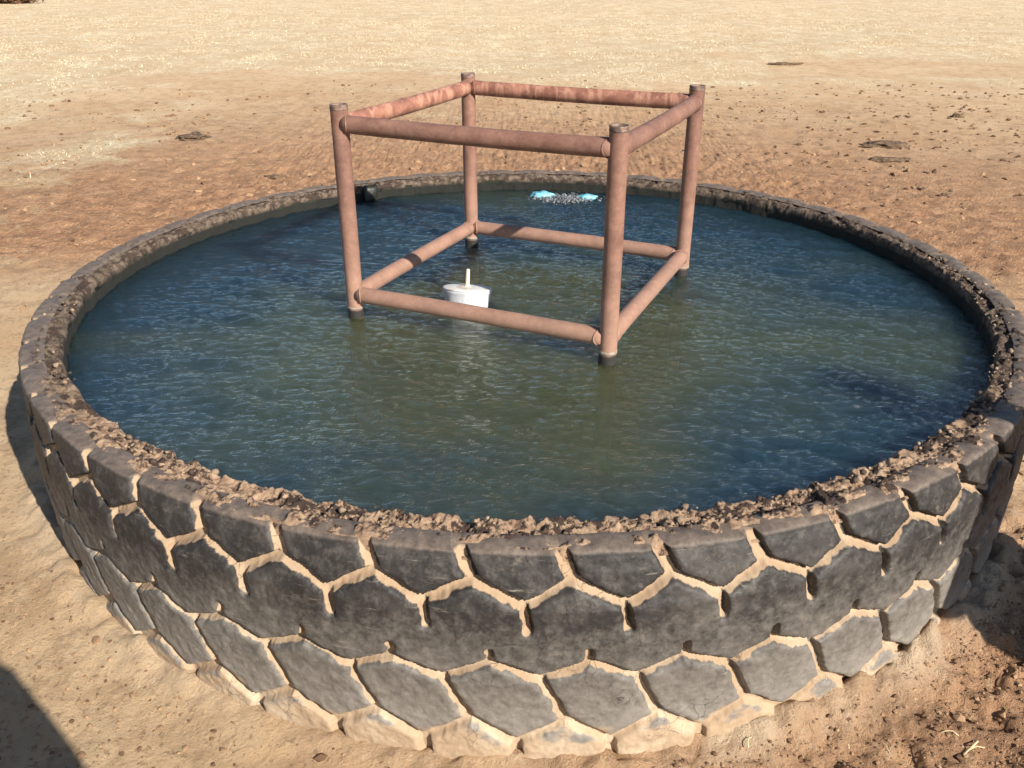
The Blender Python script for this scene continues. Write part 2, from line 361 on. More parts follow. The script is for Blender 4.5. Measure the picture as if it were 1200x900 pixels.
# inner wall under the lip and the floor of the trough
def lathe(name, prof, n, mat, parent, wob=0):
    prof = np.array(prof); T, P = np.meshgrid(np.arange(n) * 2 * math.pi / n, np.arange(len(prof)))
    r_ = prof[P, 0] * (1 + wob * vnoise(T * 20, P * 1.0, seed=5)); z_ = prof[P, 1]
    idx = np.arange(P.size).reshape(P.shape); nxt = np.roll(idx, -1, axis=1)
    F = np.stack([idx[:-1], nxt[:-1], nxt[1:], idx[1:]], -1).reshape(-1, 4)[:, ::-1]
    return mesh_obj(name, np.stack([r_ * np.sin(T), -r_ * np.cos(T), z_], -1).reshape(-1, 3), F, mat, parent)
M = Mat('wet_liner', 0.4)
M_liner = M.out(M.mix(M.ramp(M.noise(14, 6), [(0.4, 0.0), (0.7, 1.0)]), (0.014, 0.015, 0.013), (0.045, 0.046, 0.03)), M.bump(M.noise(40), 0.4, 0.01))
lathe('inner_wall', [(1.4, .04), (1.52, .10), (1.53, .25), (1.52, .40), (1.48, .46), (1.461, .50), (1.461, .515)], 400, M_liner, tank, 0.002)
# torn flap of the lip at the far left
bm = bmesh.new()
th0 = math.radians(180 + 30)
for i in range(7):
    f = i / 6; a = th0 + (f - .5) * 0.045
    for (dr, z) in ((-0.006, .545 - 0.004 * f), (-0.020, .524), (-0.022, .48), (-0.016, .462), (0.004, .47), (0.006, .53)):
        r_ = 1.446 + dr - 0.006 * math.sin(f * 3.14)
        bm.verts.new((r_ * math.sin(a), -r_ * math.cos(a), z + 0.002 * math.sin(9 * f + z * 60)))
bm.verts.ensure_lookup_table()
for i in range(6):
    for j in range(6):
        bm.faces.new([bm.verts[i * 6 + j], bm.verts[i * 6 + (j + 1) % 6], bm.verts[(i + 1) * 6 + (j + 1) % 6], bm.verts[(i + 1) * 6 + j]])
bm.faces.new([bm.verts[j] for j in range(6)]); bm.faces.new([bm.verts[36 + j] for j in range(6)])
bm_obj('torn_flap', bm, M_liner, tank)['label'] = 'dark torn flap of rubber on the far lip'

M = Mat('algae_floor', 0.95)
f1 = M.noise(2.0, 5, 0.6); f2 = M.noise(7, 6, 0.65)
fc = M.mix(M.ramp(f1, [(0.36, 0.0), (0.62, 1.0)]), (0.065, 0.075, 0.025), (0.20, 0.165, 0.065))
fc = M.mix(M.math('MULTIPLY', M.ramp(f2, [(0.45, 0.0), (0.65, 1.0)]), 0.5), fc, (0.05, 0.07, 0.03))
M_floor = M.out(fc)
bm = bmesh.new(); bmesh.ops.create_circle(bm, cap_ends=True, cap_tris=True, segments=96, radius=1.41)
bmesh.ops.subdivide_edges(bm, edges=bm.edges[:], cuts=5)
for v in bm.verts: v.co.z = 0.07 + 0.02 * float(vnoise(np.array(v.co.x * 3), np.array(v.co.y * 3), seed=9))
bm_obj('silt_floor', bm, M_floor, tank)

# ------------------------------------------------------------------ water
d = 0.0075; ax_ = np.arange(-1.48, 1.48 + d, d); WX, WY = np.meshgrid(ax_, ax_)
WZ = np.zeros_like(WX); wr = np.random.default_rng(77)
gust = 0.75 + 0.42 * vnoise(WX * 1.3 + 3, WY * 2.2, seed=301) + 0.25 * vnoise(WX * 4, WY * 8, seed=302)
for i in range(110):
    lam = 0.031 * (1 + wr.random() ** 2.4 * 5); k = 2 * math.pi / lam
    dirn = math.radians(-118 + wr.normal() * 27)
    ph = wr.random() * 6.283; amp = 0.00021 * (lam / 0.05) ** 0.75
    warp = 0.05 * vnoise(WX * 1.5 + i, WY * 1.5, seed=310 + i % 7)
    WZ += amp * np.cos(k * ((WX + warp) * math.cos(dirn) + (WY + warp) * math.sin(dirn)) + ph)
WZ = WZ * gust
# small splash near the far rim where water comes in
dd = np.hypot(WX - 0.165, (WY - 1.29) * 1.6); WZ += 0.004 * np.exp(-(dd / 0.16) ** 2) * vnoise(WX * 50, WY * 50, seed=333)
idx = np.arange(WX.size).reshape(WX.shape)
F = np.stack([idx[:-1, :-1], idx[:-1, 1:], idx[1:, 1:], idx[1:, :-1]], -1).reshape(-1, 4)
rc = np.hypot(WX, WY).ravel()[F].max(1); F = F[rc < 1.474]
used = np.unique(F); remap = np.zeros(WX.size, int); remap[used] = np.arange(len(used))
V = np.stack([WX, WY, WZ + WATER], -1).reshape(-1, 3)[used]
M = Mat('murky_water'); nt_ = M.nt
nt_.nodes.remove(M.b); outn = [n for n in nt_.nodes if n.type == 'OUTPUT_MATERIAL'][0]
rip = M.noise(34, 5, 0.6, M.coord((1.0, 2.6, 1), (0, 0, math.radians(-28))), 0.6)
rip2 = M.noise(75, 3, 0.6, M.coord((1.0, 2.2, 1), (0, 0, math.radians(-35))), 0.4)
nrm = M.bump(M.math('ADD', rip, M.math('MULTIPLY', rip2, 0.18)), 0.50, 0.018)
fres = M.n('ShaderNodeFresnel'); fres.inputs[0].default_value = 2.35; M.l(nrm, fres.inputs['Normal'])
gl = M.n('ShaderNodeBsdfGlossy'); gl.inputs['Roughness'].default_value = 0.06; M.l(nrm, gl.inputs['Normal'])
df = M.n('ShaderNodeSubsurfaceScattering'); df.falloff = 'BURLEY'; df.inputs['Scale'].default_value = 0.16; df.inputs['Radius'].default_value = (1.0, 1.0, 0.7)
wn = M.noise(1.5, 4, 0.6)
M.l(M.mix(M.ramp(M.math('ADD', M.attr('murk_shade'), M.math('MULTIPLY', M.math('SUBTRACT', wn, .5), .6)), [(0.15, 0.0), (0.8, 1.0)]), (0.016, 0.046, 0.058), (0.080, 0.095, 0.032)), df.inputs[0])
tr = M.n('ShaderNodeBsdfTransparent'); tr.inputs[0].default_value = (0.56, 0.62, 0.38, 1)
mx = M.n('ShaderNodeMixShader'); mx.inputs[0].default_value = 0.5; M.l(df.outputs[0], mx.inputs[1]); M.l(tr.outputs[0], mx.inputs[2])
m2 = M.n('ShaderNodeMixShader'); M.l(fres.outputs[0], m2.inputs[0]); M.l(mx.outputs[0], m2.inputs[1]); M.l(gl.outputs[0], m2.inputs[2])
M.l(m2.outputs[0], outn.inputs[0])
VX, VY = V[:, 0], V[:, 1]
murk_shade = np.exp(-(((VX - 0.05) / 1.05) ** 2 + ((VY + 0.40) / 0.85) ** 2)) + 0.35 * fbm(VX * 1.6, VY * 2.2, oct=3, seed=340)  # green murk in the middle; low values paint shade as dark blue water
tag(mesh_obj('water', V, remap[F], M.m, attrs={'murk_shade': np.clip(murk_shade, 0, 1)}), kind='structure')

# ------------------------------------------------------------------ pipe frame
M = Mat('rusty_pipe', 0.72); M.b.inputs['Metallic'].default_value = 0.0; M.b.inputs['Specular IOR Level'].default_value = 0.45
p1 = M.noise(13, 9, 0.75); p2 = M.noise(60, 6, 0.7)
pc = M.mix(M.ramp(p1, [(0.32, 0.0), (0.68, 1.0)]), (0.135, 0.060, 0.042), (0.285, 0.150, 0.105))
pc = M.mix(M.math('MULTIPLY', M.ramp(M.noise(5, 8, 0.7), [(0.45, 0.0), (0.62, 1.0)]), 0.35), pc, (0.10, 0.055, 0.045))
pc = M.mix(M.math('MULTIPLY', M.ramp(p2, [(0.55, 0.0), (0.7, 1.0)]), 0.25), pc, (0.45, 0.28, 0.20))
pc = M.mix(M.math('MULTIPLY', M.ramp(p2, [(0.30, 1.0), (0.42, 0.0)]), 0.5), pc, (0.10, 0.045, 0.032))
zs = M.n('ShaderNodeSeparateXYZ'); M.l(M.tc.outputs['Object'], zs.inputs[0])
zr = M.n('ShaderNodeMapRange'); zr.inputs[1].default_value = 0.85; zr.inputs[2].default_value = 0.45; M.l(zs.outputs[2], zr.inputs[0])
pc = M.mix(M.math('MULTIPLY', zr.outputs[0], 0.30), pc, (0.52, 0.335, 0.235))      # paler limey rust towards the water
wl = M.ramp(M.math('ADD', zs.outputs[2], M.math('MULTIPLY', p2, 0.012)), [(0.502, 0.0), (0.506, 1.0)])
pc = M.mix(wl, M.mix(M.ramp(zs.outputs[2], [(0.455, 0.0), (0.468, 1.0)]), (0.75, 0.60, 0.20), (0.022, 0.019, 0.016)), pc)  # algae yellow below water, brightened to stand in for the legs' reflections
topn = M.ramp(M.math('ADD', zs.outputs[2], M.math('MULTIPLY', p2, 0.05)), [(1.095, 0.0), (1.13, 1.0)]) if False else None
M_pipe = M.out(pc, M.bump(M.math('ADD', p2, M.math('MULTIPLY', M.noise(220), .5)), 0.3, 0.003))
M = Mat('worn_pipe', 0.62)
q1 = M.noise(16, 5, 0.6, M.coord((1, 1, 1))); q2 = M.noise(60, 6, 0.7)
qc = M.mix(M.ramp(q1, [(0.4, 0.0), (0.62, 1.0)]), (0.20, 0.085, 0.058), (0.34, 0.155, 0.105))
qc = M.mix(M.math('MULTIPLY', M.ramp(q2, [(0.55, 0.0), (0.68, 1.0)]), 0.5), qc, (0.55, 0.34, 0.24))
band = M.ramp(M.noise(3.2, 2, 0.5, M.coord((7, 2.2, 1))), [(0.50, 0.0), (0.56, 1.0), (0.60, 1.0), (0.66, 0.0)])
qc = M.mix(M.math('MULTIPLY', band, 0.35), qc, (0.60, 0.33, 0.22))
M_pipe2 = M.out(qc, M.bump(q2, 0.3, 0.003))
M = Mat('weathered_cap', 0.7)
M_cap = M.out(M.mix(M.ramp(M.noise(70), [(0.4, 0.0), (0.6, 1.0)]), (0.11, 0.075, 0.06), (0.26, 0.17, 0.13)), M.bump(M.noise(90), 0.5, 0.004))
M = Mat('lime_scale', 0.85); M_lime = M.out(M.mix(M.noise(90), (0.06, 0.045, 0.03), (0.50, 0.42, 0.33)), M.bump(M.noise(120), 0.6, 0.004))

def pipe(name, a, b, r, mat, parent, n=28, flare=None, wall=None, seed=0, cuts=40, bow=0.0):
    a, b = Vector(a), Vector(b); ax = (b - a).normalized(); L = (b - a).length
    s1 = ax.orthogonal().normalized() if abs(ax.z) > 0.9 else Vector((0, 0, 1)).cross(ax).normalized(); s2 = ax.cross(s1)
    bm = bmesh.new(); rings = []
    for i in range(cuts + 1):
        f = i / cuts; ring = []
        for j in range(n):
            an = j / n * 2 * math.pi
            rr = r * (1 + 0.014 * math.sin(an * 3 + f * 9 + seed) * math.sin(f * 17 + seed))
            if flare: rr *= 1 + 0.10 * (math.exp(-f * L / 0.02) + math.exp(-(1 - f) * L / 0.02))
            p = a + ax * (L * f) + s1 * (rr * math.cos(an)) + s2 * (rr * math.sin(an)) + Vector((0, 0, bow * math.sin(math.pi * f)))
            ring.append(bm.verts.new(p))
        rings.append(ring)
    for i in range(cuts):
        for j in range(n): bm.faces.new([rings[i][j], rings[i][(j + 1) % n], rings[i + 1][(j + 1) % n], rings[i + 1][j]])
    if wall:   # open top end: wall thickness and a plugged inside
        cur = rings[-1]
        for (rr, dz) in ((r - wall, 0), (r - wall, -0.03)):
            new = [bm.verts.new(b + ax * dz + s1 * (rr * math.cos(j / n * 6.28318)) + s2 * (rr * math.sin(j / n * 6.28318))) for j in range(n)]
            for j in range(n): bm.faces.new([cur[j], cur[(j + 1) % n], new[(j + 1) % n], new[j]])
            cur = new
        bm.faces.new(cur)
    else: bm.faces.new(rings[-1])
    bm.faces.new(rings[0][::-1])
    return bm_obj(name, bm, mat, parent)

def weld(name, c, axis, r, mat, parent, seed=0):
    """lumpy weld bead round a joint"""
    c = Vector(c); ax = Vector(axis).normalized(); s1 = Vector((0, 0, 1)).cross(ax).normalized(); s2 = ax.cross(s1)
    bm = bmesh.new(); n, k = 36, 8; g_ = []; rn = random.Random(seed)
    for i in range(n):
        a = i / n * 6.28318; rb = 0.0024 * (1 + 0.4 * rn.random()); row = []
        saddle = -0.011 * (abs(math.cos(a)) ** 2) 
        for j in range(k):
            b = j / k * 6.28318
            row.append(bm.verts.new(c + (s1 * math.cos(a) + s2 * math.sin(a)) * (r + rb * math.cos(b)) + ax * (rb * math.sin(b) + saddle)))
        g_.append(row)
    for i in range(n):
        for j in range(k): bm.faces.new([g_[i][j], g_[(i + 1) % n][j], g_[(i + 1) % n][(j + 1) % k], g_[i][(j + 1) % k]])
    return bm_obj(name, bm, mat, parent)

frame = empty('pipe_frame', (0, 0, 0))
tag(frame, 'rusty brown welded steel pipe cage standing in the middle of the water', 'pipe cage')
A = (-0.556, -0.216); B = (-0.211, 0.542); Cc = (0.572, 0.185); Dd = (0.228, -0.572)
pr = 0.0262; ZB, ZT = 0.545, 1.079
tops = {'A': 1.134, 'B': 1.128, 'C': 1.133, 'D': 1.137}
for i, (nm, c) in enumerate(zip('ABCD', (A, B, Cc, Dd))):
    leg = pipe('leg', (c[0], c[1], 0.08), (c[0], c[1], tops[nm]), pr, M_pipe, frame, wall=0.005, seed=i * 2.1, cuts=60)
    cp = pipe('cap', (c[0], c[1], tops[nm] - 0.014), (c[0], c[1], tops[nm] + 0.0010), pr + 0.0006, M_cap, leg, wall=0.007, seed=i, cuts=6)
    pipe('waterline_band', (c[0], c[1], 0.500), (c[0], c[1], 0.506 + 0.003 * (i % 2)), pr + 0.0012, M_lime, leg, cuts=3, seed=i)
for (p, q, zt_, sd_) in ((A, B, 1, 1), (B, Cc, 1, 2), (Cc, Dd, 1, 3), (Dd, A, 1, 4), (A, B, 0, 5), (B, Cc, 0, 6), (Cc, Dd, 0, 7), (Dd, A, 0, 8)):
    z = ZT if zt_ else ZB
    mt = M_pipe2 if (zt_ and sd_ in (1, 2)) else M_pipe
    dr = Vector((q[0] - p[0], q[1] - p[1], 0)).normalized() * 0.016
    bar = pipe('top_rail' if zt_ else 'bottom_rail', (p[0] + dr.x, p[1] + dr.y, z), (q[0] - dr.x, q[1] - dr.y, z), 0.0262 if zt_ else 0.0256, mt, frame, seed=sd_ * 1.3, bow=-0.003 if zt_ else 0.002)
    for e, s_ in ((p, 1), (q, -1)):
        weld('weld', (e[0] + dr.x * s_ * 1.62, e[1] + dr.y * s_ * 1.62, z), dr * -s_, 0.0252, M_pipe, bar, seed=sd_ * 7 + s_)

# ------------------------------------------------------------------ float
fl = empty('float', (-0.199, -0.160, WATER + 0.004)); fl.rotation_euler = (math.radians(-12), math.radians(3), 0); fl.scale = (1.1, 1.1, 1.1)
tag(fl, 'white plastic tub bobbing beside the pipe cage, a short pale rod standing on its lid', 'float')
M = Mat('white_plastic', 0.45)
M_wh = M.out(M.mix(M.ramp(M.noise(18, 5), [(0.4, 0.0), (0.7, 1.0)]), (0.44, 0.45, 0.47), (0.66, 0.67, 0.68)), M.bump(M.noise(60), 0.12, 0.003))
M = Mat('stained_lid', 0.6)
M_lid = M.out(M.mix(M.ramp(M.noise(30, 5), [(0.48, 0.0), (0.62, 1.0)]), (0.60, 0.59, 0.57), (0.46, 0.37, 0.28)))
M = Mat('pale_rod', 0.6); M_rod = M.out(M.mix(M.noise(80), (0.50, 0.42, 0.29), (0.66, 0.58, 0.44)))
def turned(name, prof, mat, parent, n=48, caps=True):
    bm = bmesh.new(); rings = [[bm.verts.new((r * math.cos(j / n * 6.28318), r * math.sin(j / n * 6.28318), z)) for j in range(n)] for r, z in prof]
    for a_, b_ in zip(rings, rings[1:]):
        for j in range(n): bm.faces.new([a_[j], a_[(j + 1) % n], b_[(j + 1) % n], b_[j]])
    if caps: bm.faces.new(rings[0][::-1]); bm.faces.new(rings[-1])
    return bm_obj(name, bm, mat, parent)
turned('tub', [(.040, -.075), (.055, -.07), (.064, .0), (.0705, .045), (.0725, .05), (.0740, .054), (.0740, .060), (.0725, .0625), (.069, .0628), (.067, .0620)], M_wh, fl)
turned('lid', [(.0745, .0600), (.0745, .0635), (.070, .0650), (.055, .0662), (.040, .0675), (.020, .0685), (.003, .069)], M_lid, fl)
turned('rod', [(.0095, .060), (.0090, .070), (.0062, .074), (.0058, .114), (.0050, .1185), (.002, .120)], M_rod, fl, 16)

# ------------------------------------------------------------------ pale cyan pieces and foam at the far rim
M = Mat('pale_cyan', 0.35); M_cy = M.out(M.mix(M.ramp(M.noise(25), [(0.4, 0.0), (0.6, 1.0)]), (0.10, 0.36, 0.48), (0.28, 0.60, 0.68)), M.bump(M.noise(50), 0.4, 0.006))
def slab(name, cx, cy, L, Wd, Hh, rz, seed, label):
    bm = bmesh.new(); bmesh.ops.create_icosphere(bm, subdivisions=3, radius=1)
    for v in bm.verts:
        c = v.co; nn = float(vnoise(np.array(c.x * 2.3 + seed), np.array(c.y * 2.3), np.array(c.z * 2.3), seed=seed))
        c *= 1 + 0.35 * nn; v.co = Vector((c.x * L / 2, c.y * Wd / 2, c.z * Hh * (1.0 - 0.35 * c.x)))
    o = bm_obj(name, bm, M_cy); o.location = (cx, cy, WATER + 0.001); o.rotation_euler = (0.05, 0.0, rz)
    return tag(o, label, 'plastic scrap', 'pale cyan scraps at the far rim')
slab('plastic_scrap', 0.105, 1.335, 0.13, 0.075, 0.017, -0.15, 3, 'bright cyan scrap at the far rim, the left and larger of two')
slab('plastic_scrap', 0.315, 1.300, 0.10, 0.06, 0.014, 0.1, 8, 'pale cyan scrap at the far rim beside the near cage leg, smaller of two')
n = 700; P = np.stack([0.205 + 0.075 * rng.normal(size=n), 1.275 + 0.035 * rng.normal(size=n), np.full(n, WATER + .001)], -1)
P = P[np.hypot(P[:, 0], P[:, 1]) < 1.425]
P[:, 0] = 0.205 + (P[:, 0] - 0.205) * 0.9
V, F, rv = rocks(P, 0.0025 + 0.006 * rng.random(len(P)) ** 2, 15, 0.9)
M = Mat('foam', 0.25); fo = mesh_obj('foam', V, F, M.out(M.mix(M.attr('rv'), (0.05, 0.055, 0.06), (0.20, 0.21, 0.22))), attrs={'rv': rv})
tag(fo, 'grey froth and bubbles on the water between two cyan scraps', 'foam', kind='stuff')

# ------------------------------------------------------------------ clods, dung and straw
def scatter(n, fx, fy, dens, seed):
    r_ = np.random.default_rng(seed); x = fx[0] + (fx[1] - fx[0]) * r_.random(n); y = fy[0] + (fy[1] - fy[0]) * r_.random(n)
    k = r_.random(n) < dens(x, y); k &= np.hypot(x, y) > 1.63
    return x[k], y[k]
parts = []
def dens_front(x, y): return np.clip(0.07 + 0.9 * sstep(-0.2, 0.9, x + 0.5 * vnoise(x * 1.3, y * 1.3, seed=400)) * (0.55 + 0.45 * vnoise(x * 4, y * 4, seed=401)), 0, 1)
def dens_back(x, y): return np.clip(0.35 + 0.45 * sstep(0.5, 2.5, x) + 0.7 * vnoise(x * 1.4, y * 2.4, seed=402), 0.03, 1) * sstep(9.0, 6.5, y)
x1, y1_ = scatter(15000, (-2.2, 2.2), (-2.2, -0.3), dens_front, 21); s1_ = 0.0022 + 0.0105 * rng.random(len(x1)) ** 4
x2, y2_ = scatter(11000, (-5.5, 6.5), (-0.3, 8.5), dens_back, 22); s2_ = 0.005 + 0.022 * rng.random(len(x2)) ** 4
xx = np.r_[x1, x2]; yy = np.r_[y1_, y2_]; ss = np.r_[s1_, s2_]
x3, y3_ = scatter(60000, (-1.4, 2.0), (-2.1, -0.8), dens_front, 24); s3_ = 0.0016 + 0.0042 * rng.random(len(x3)) ** 2
xx = np.r_[xx, x3]; yy = np.r_[yy, y3_]; ss = np.r_[ss, s3_]
V, F, rv = rocks(np.stack([xx, yy, gz(xx, yy) + ss * 0.15], -1), ss, 23, 0.6)
M = Mat('clods', 0.95)
cl = M.mix(M.ramp(M.attr('rv'), [(0.25, 0.0), (0.75, 1.0)]), (0.14, 0.08, 0.045), (0.33, 0.205, 0.115))
tag(mesh_obj('dirt_clods', V, F, M.out(cl, M.bump(M.noise(150), .5, .005)), attrs={'rv': rv}, smooth=False), 'small brown clods and crumbs of soil scattered over the bare ground', 'soil clods', kind='stuff')

def px_ground(px, py):
    """point of the ground seen at a photo pixel: used once to read off where things lie"""
    v = Vector(((px - 600) / 1025.7, -(py - 450) / 1025.7, -1)); v.rotate(cam.rotation_euler)
    z = 0.12
    for _ in range(6):
        t = (z - CAM.z) / v.z; p = CAM + v * t; z = float(gz(np.array([p.x]), np.array([p.y]))[0])
    return p
M = Mat('dark_dung', 0.95); M_dung = M.out(M.mix(M.ramp(M.noise(45), [(0.4, 0.0), (0.65, 1.0)]), (0.08, 0.050, 0.030), (0.22, 0.145, 0.09)), M.bump(M.noise(70), 0.8, 0.012))
def dung(px, py, L, Wd, Hh, label, seed, rz=0):
    p = px_ground(px, py); bm = bmesh.new(); bmesh.ops.create_icosphere(bm, subdivisions=4, radius=1)
    for v in bm.verts:
        c = v.co; q = np.array([c.x, c.y, c.z]); nn = float(fbm(q[0:1] * 2.6 + seed, q[1:2] * 2.6, q[2:3] * 2.6, oct=4, seed=seed)[0])
        c *= 1 + 0.42 * nn; v.co = Vector((c.x * L / 2, c.y * Wd / 2, max(c.z, -0.3) * Hh))
    o = bm_obj('dung_pat', bm, M_dung); o.location = (p.x, p.y, p.z); o.rotation_euler = (0, 0, rz)
    return tag(o, label, 'dung', 'dark dung pats lying on the ground')
dung(226, 162, 0.26, 0.26, 0.035, 'dark dung pat alone on the pale ground left of the pipe cage', 3)
dung(1036, 170, 0.34, 0.20, 0.030, 'broad crumbled dung pat on the bare soil at right, farther of a close pair', 6)
dung(1040, 188, 0.30, 0.14, 0.022, 'thin crumbled dung pat on the bare soil at right, nearer of a close pair', 9)
dung(920, 76, 0.42, 0.16, 0.03, 'small dark dung pat on the dry grass, farthest up the field', 12)
dung(1106, 230, 0.10, 0.06, 0.018, 'dark dung lump behind the right rim of the trough, nearest the water', 15, .5)
dung(1080, 223, 0.06, 0.05, 0.018, 'small dark dung nugget just left of a longer lump behind the right rim', 18)
dung(1122, 137, 0.12, 0.08, 0.03, 'little dark dung lump at the edge of the dry grass on the right', 21)
dung(322, 208, 0.16, 0.09, 0.018, 'flat brown dung pat on bare soil between left rim and cage leg', 24)

M = Mat('straw', 0.8); M_straw = M.out(M.mix(M.noise(40), (0.48, 0.35, 0.19), (0.72, 0.58, 0.36)))
def stalk(px, py, L, ang, label, fork=True):
    p = px_ground(px, py); root = empty('dry_stalk', (p.x, p.y, p.z + 0.006), ang)
    tag(root, label, 'straw', 'dry straw bits on the soil')
    def bl(name, pts, wd):
        bm = bmesh.new(); prev = None; rings = []
        for i, q in enumerate(pts):
            q = Vector(q); d_ = (Vector(pts[min(i + 1, len(pts) - 1)]) - Vector(pts[max(i - 1, 0)])).normalized(); sdv = Vector((-d_.y, d_.x, 0)) * wd * (1 - 0.6 * i / len(pts)); up = Vector((0, 0, wd * 0.6))
            rings.append([bm.verts.new(q + sdv), bm.verts.new(q + up), bm.verts.new(q - sdv), bm.verts.new(q - up)])
        for a_, b_ in zip(rings, rings[1:]):
            for j in range(4): bm.faces.new([a_[j], a_[(j + 1) % 4], b_[(j + 1) % 4], b_[j]])
        bm.faces.new(rings[0]); bm.faces.new(rings[-1][::-1]); return bm_obj(name, bm, M_straw, root)
    bl('stem', [(-L / 2, -0.004, 0), (-L / 5, 0.002, .004), (L / 6, 0.005, .005), (L / 2, 0, .001)], 0.0022)
    if fork: bl('leaf_blade', [(-L / 5, 0.002, .004), (0.02, 0.014, .007), (L / 3, 0.020, .003)], 0.0028)
stalk(1140, 882, 0.055, 0.25, 'pale forked straw stalk lying on dark soil near the lower right corner')
stalk(1112, 862, 0.035, -0.4, 'tiny straw stem above the forked stalk near the lower right corner', False)
stalk(878, 872, 0.03, 0.9, 'tiny straw stem on the soil just below the tread, right of centre', False)

# loose straw litter: nobody could count it
def blades(n, xr, yr, dens, hmin, hmax, wmin, wmax, lay, seed, name, label, mat, cat):
    r_ = np.random.default_rng(seed); u = r_.random(n)
    y = yr[0] * (yr[1] / yr[0]) ** u if yr[0] > 0 else yr[0] + (yr[1] - yr[0]) * u
    x = (r_.random(n) - .5) * 2 * (xr[0] + xr[1] * (y + 2.9))
    k = (r_.random(n) < dens(x, y)) & (np.hypot(x, y) > 1.66); x, y = x[k], y[k]; n = len(x)
    hgt = hmin + (hmax - hmin) * r_.random(n) ** 1.5; wd = wmin + (wmax - wmin) * r_.random(n); wd = wd * np.clip((y + 3) / 7, 1, 3)
    a = r_.random(n) * 6.283; el = lay[0] + (lay[1] - lay[0]) * r_.random(n)
    ux, uy, uz = np.cos(a) * np.cos(el), np.sin(a) * np.cos(el), np.sin(el)
    sx, sy = -np.sin(a), np.cos(a)
    z = gz(x, y) + 0.001
    b0 = np.stack([x + sx * wd / 2, y + sy * wd / 2, z], -1); b1 = np.stack([x - sx * wd / 2, y - sy * wd / 2, z], -1)
    mid = np.stack([x + ux * hgt * .6, y + uy * hgt * .6, z + uz * hgt * .6], -1)
    tip = np.stack([x + ux * hgt * 1.05, y + uy * hgt * 1.05, z + uz * hgt * .85], -1)
    m0 = mid + np.stack([sx * wd * .35, sy * wd * .35, 0 * z], -1); m1 = mid - np.stack([sx * wd * .35, sy * wd * .35, 0 * z], -1)
    t0 = tip + np.stack([sx * wd * .08, sy * wd * .08, 0 * z], -1); t1 = tip - np.stack([sx * wd * .08, sy * wd * .08, 0 * z], -1)
    V = np.stack([b0, b1, m1, m0, t1, t0], 1).reshape(-1, 3); base = (np.arange(n) * 6)[:, None]
    F = np.concatenate([base + np.array([0, 1, 2, 3]), base + np.array([3, 2, 4, 5])])
    o = mesh_obj(name, V, F, mat, attrs={'rv': np.repeat(r_.random(n), 6)}, smooth=False)
    return tag(o, label, cat, kind='stuff')
M = Mat('dry_grass_blades', 0.85); M.b.inputs['Subsurface Weight'].default_value = 0
gc = M.mix(M.ramp(M.attr('rv'), [(0.1, 0.0), (0.9, 1.0)]), (0.60, 0.46, 0.28), (0.78, 0.66, 0.45)); M_grass = M.out(gc)
def gmask(x, y):
    j = np.clip(np.searchsorted(xs, x), 1, nx - 1); i = np.clip(np.searchsorted(ys, y), 1, ny - 1); return grass[i, j]
blades(380000, (2.0, 0.66), (1.5, 60), lambda x, y: sstep(0.45, 1.0, gmask(x, y)) * np.clip(0.45 + 0.9 * fbm(x * 1.6, y * 1.6, oct=3, seed=500), 0.03, 1), 0.010, 0.034, 0.003, 0.007, (0.1, 1.1), 31, 'dry_grass', 'short pale dry grass covering the field behind the bare soil', M_grass, 'dry grass')
blades(3800, (1.2, 0.7), (-2.2, 7.0), lambda x, y: 0.25 + 0.6 * sstep(0, 1.5, x), 0.008, 0.032, 0.0012, 0.0025, (0.0, 0.35), 33, 'straw_litter', 'thin straw litter strewn over the bare soil', M_straw, 'straw litter')

# low brown scrub at the far end of the field
def scrub(px, py, wdt, hgt, label, seed):
    p = px_ground(px, py); root = empty('scrub_bush', (p.x, p.y, p.z)); tag(root, label, 'bush')
    r_ = np.random.default_rng(seed); n = 2600
    q = r_.normal(size=(n, 3)); q /= np.linalg.norm(q, axis=1)[:, None]; q *= r_.random((n, 1)) ** 0.4
    q = q * np.array([wdt / 2, 0.5, hgt / 2]) * (1 + 0.4 * vnoise(q[:, 0] * 3, q[:, 2] * 3, seed=seed))[:, None]; q[:, 2] = np.abs(q[:, 2] + hgt * .35)
    d1 = r_.normal(size=(n, 3)) * 0.05; d2 = r_.normal(size=(n, 3)) * 0.03
    V = np.stack([q - d1, q + d2, q + d1], 1).reshape(-1, 3); F = np.arange(n * 3).reshape(-1, 3)
    M = Mat('scrub_leaf', 0.9); mesh_obj('crown', V, F, M.out(M.mix(M.noise(4), (0.10, 0.05, 0.03), (0.2, 0.11, 0.06))), root, smooth=False)
    bm = bmesh.new()
    for k in range(9):
        a = k / 9 * 6.28; top = Vector((math.cos(a) * wdt * .3, math.sin(a) * .3, hgt * .7)); 
        vs = []
        for t, r0 in ((Vector((math.cos(a) * .03, math.sin(a) * .03, -0.02)), .018), (top, .005)): vs.append([bm.verts.new(t + Vector((r0 * math.cos(j * 2.094), r0 * math.sin(j * 2.094), 0))) for j in range(3)])
        for j in range(3): bm.faces.new([vs[0][j], vs[0][(j + 1) % 3], vs[1][(j + 1) % 3], vs[1][j]])
    M = Mat('scrub_wood', 0.9); bm_obj('trunk', bm, M.out((0.12, 0.08, 0.05)), root)
scrub(14, 4, 1.6, 0.5, 'low dark scrub at the far edge of the field, top left corner', 5)

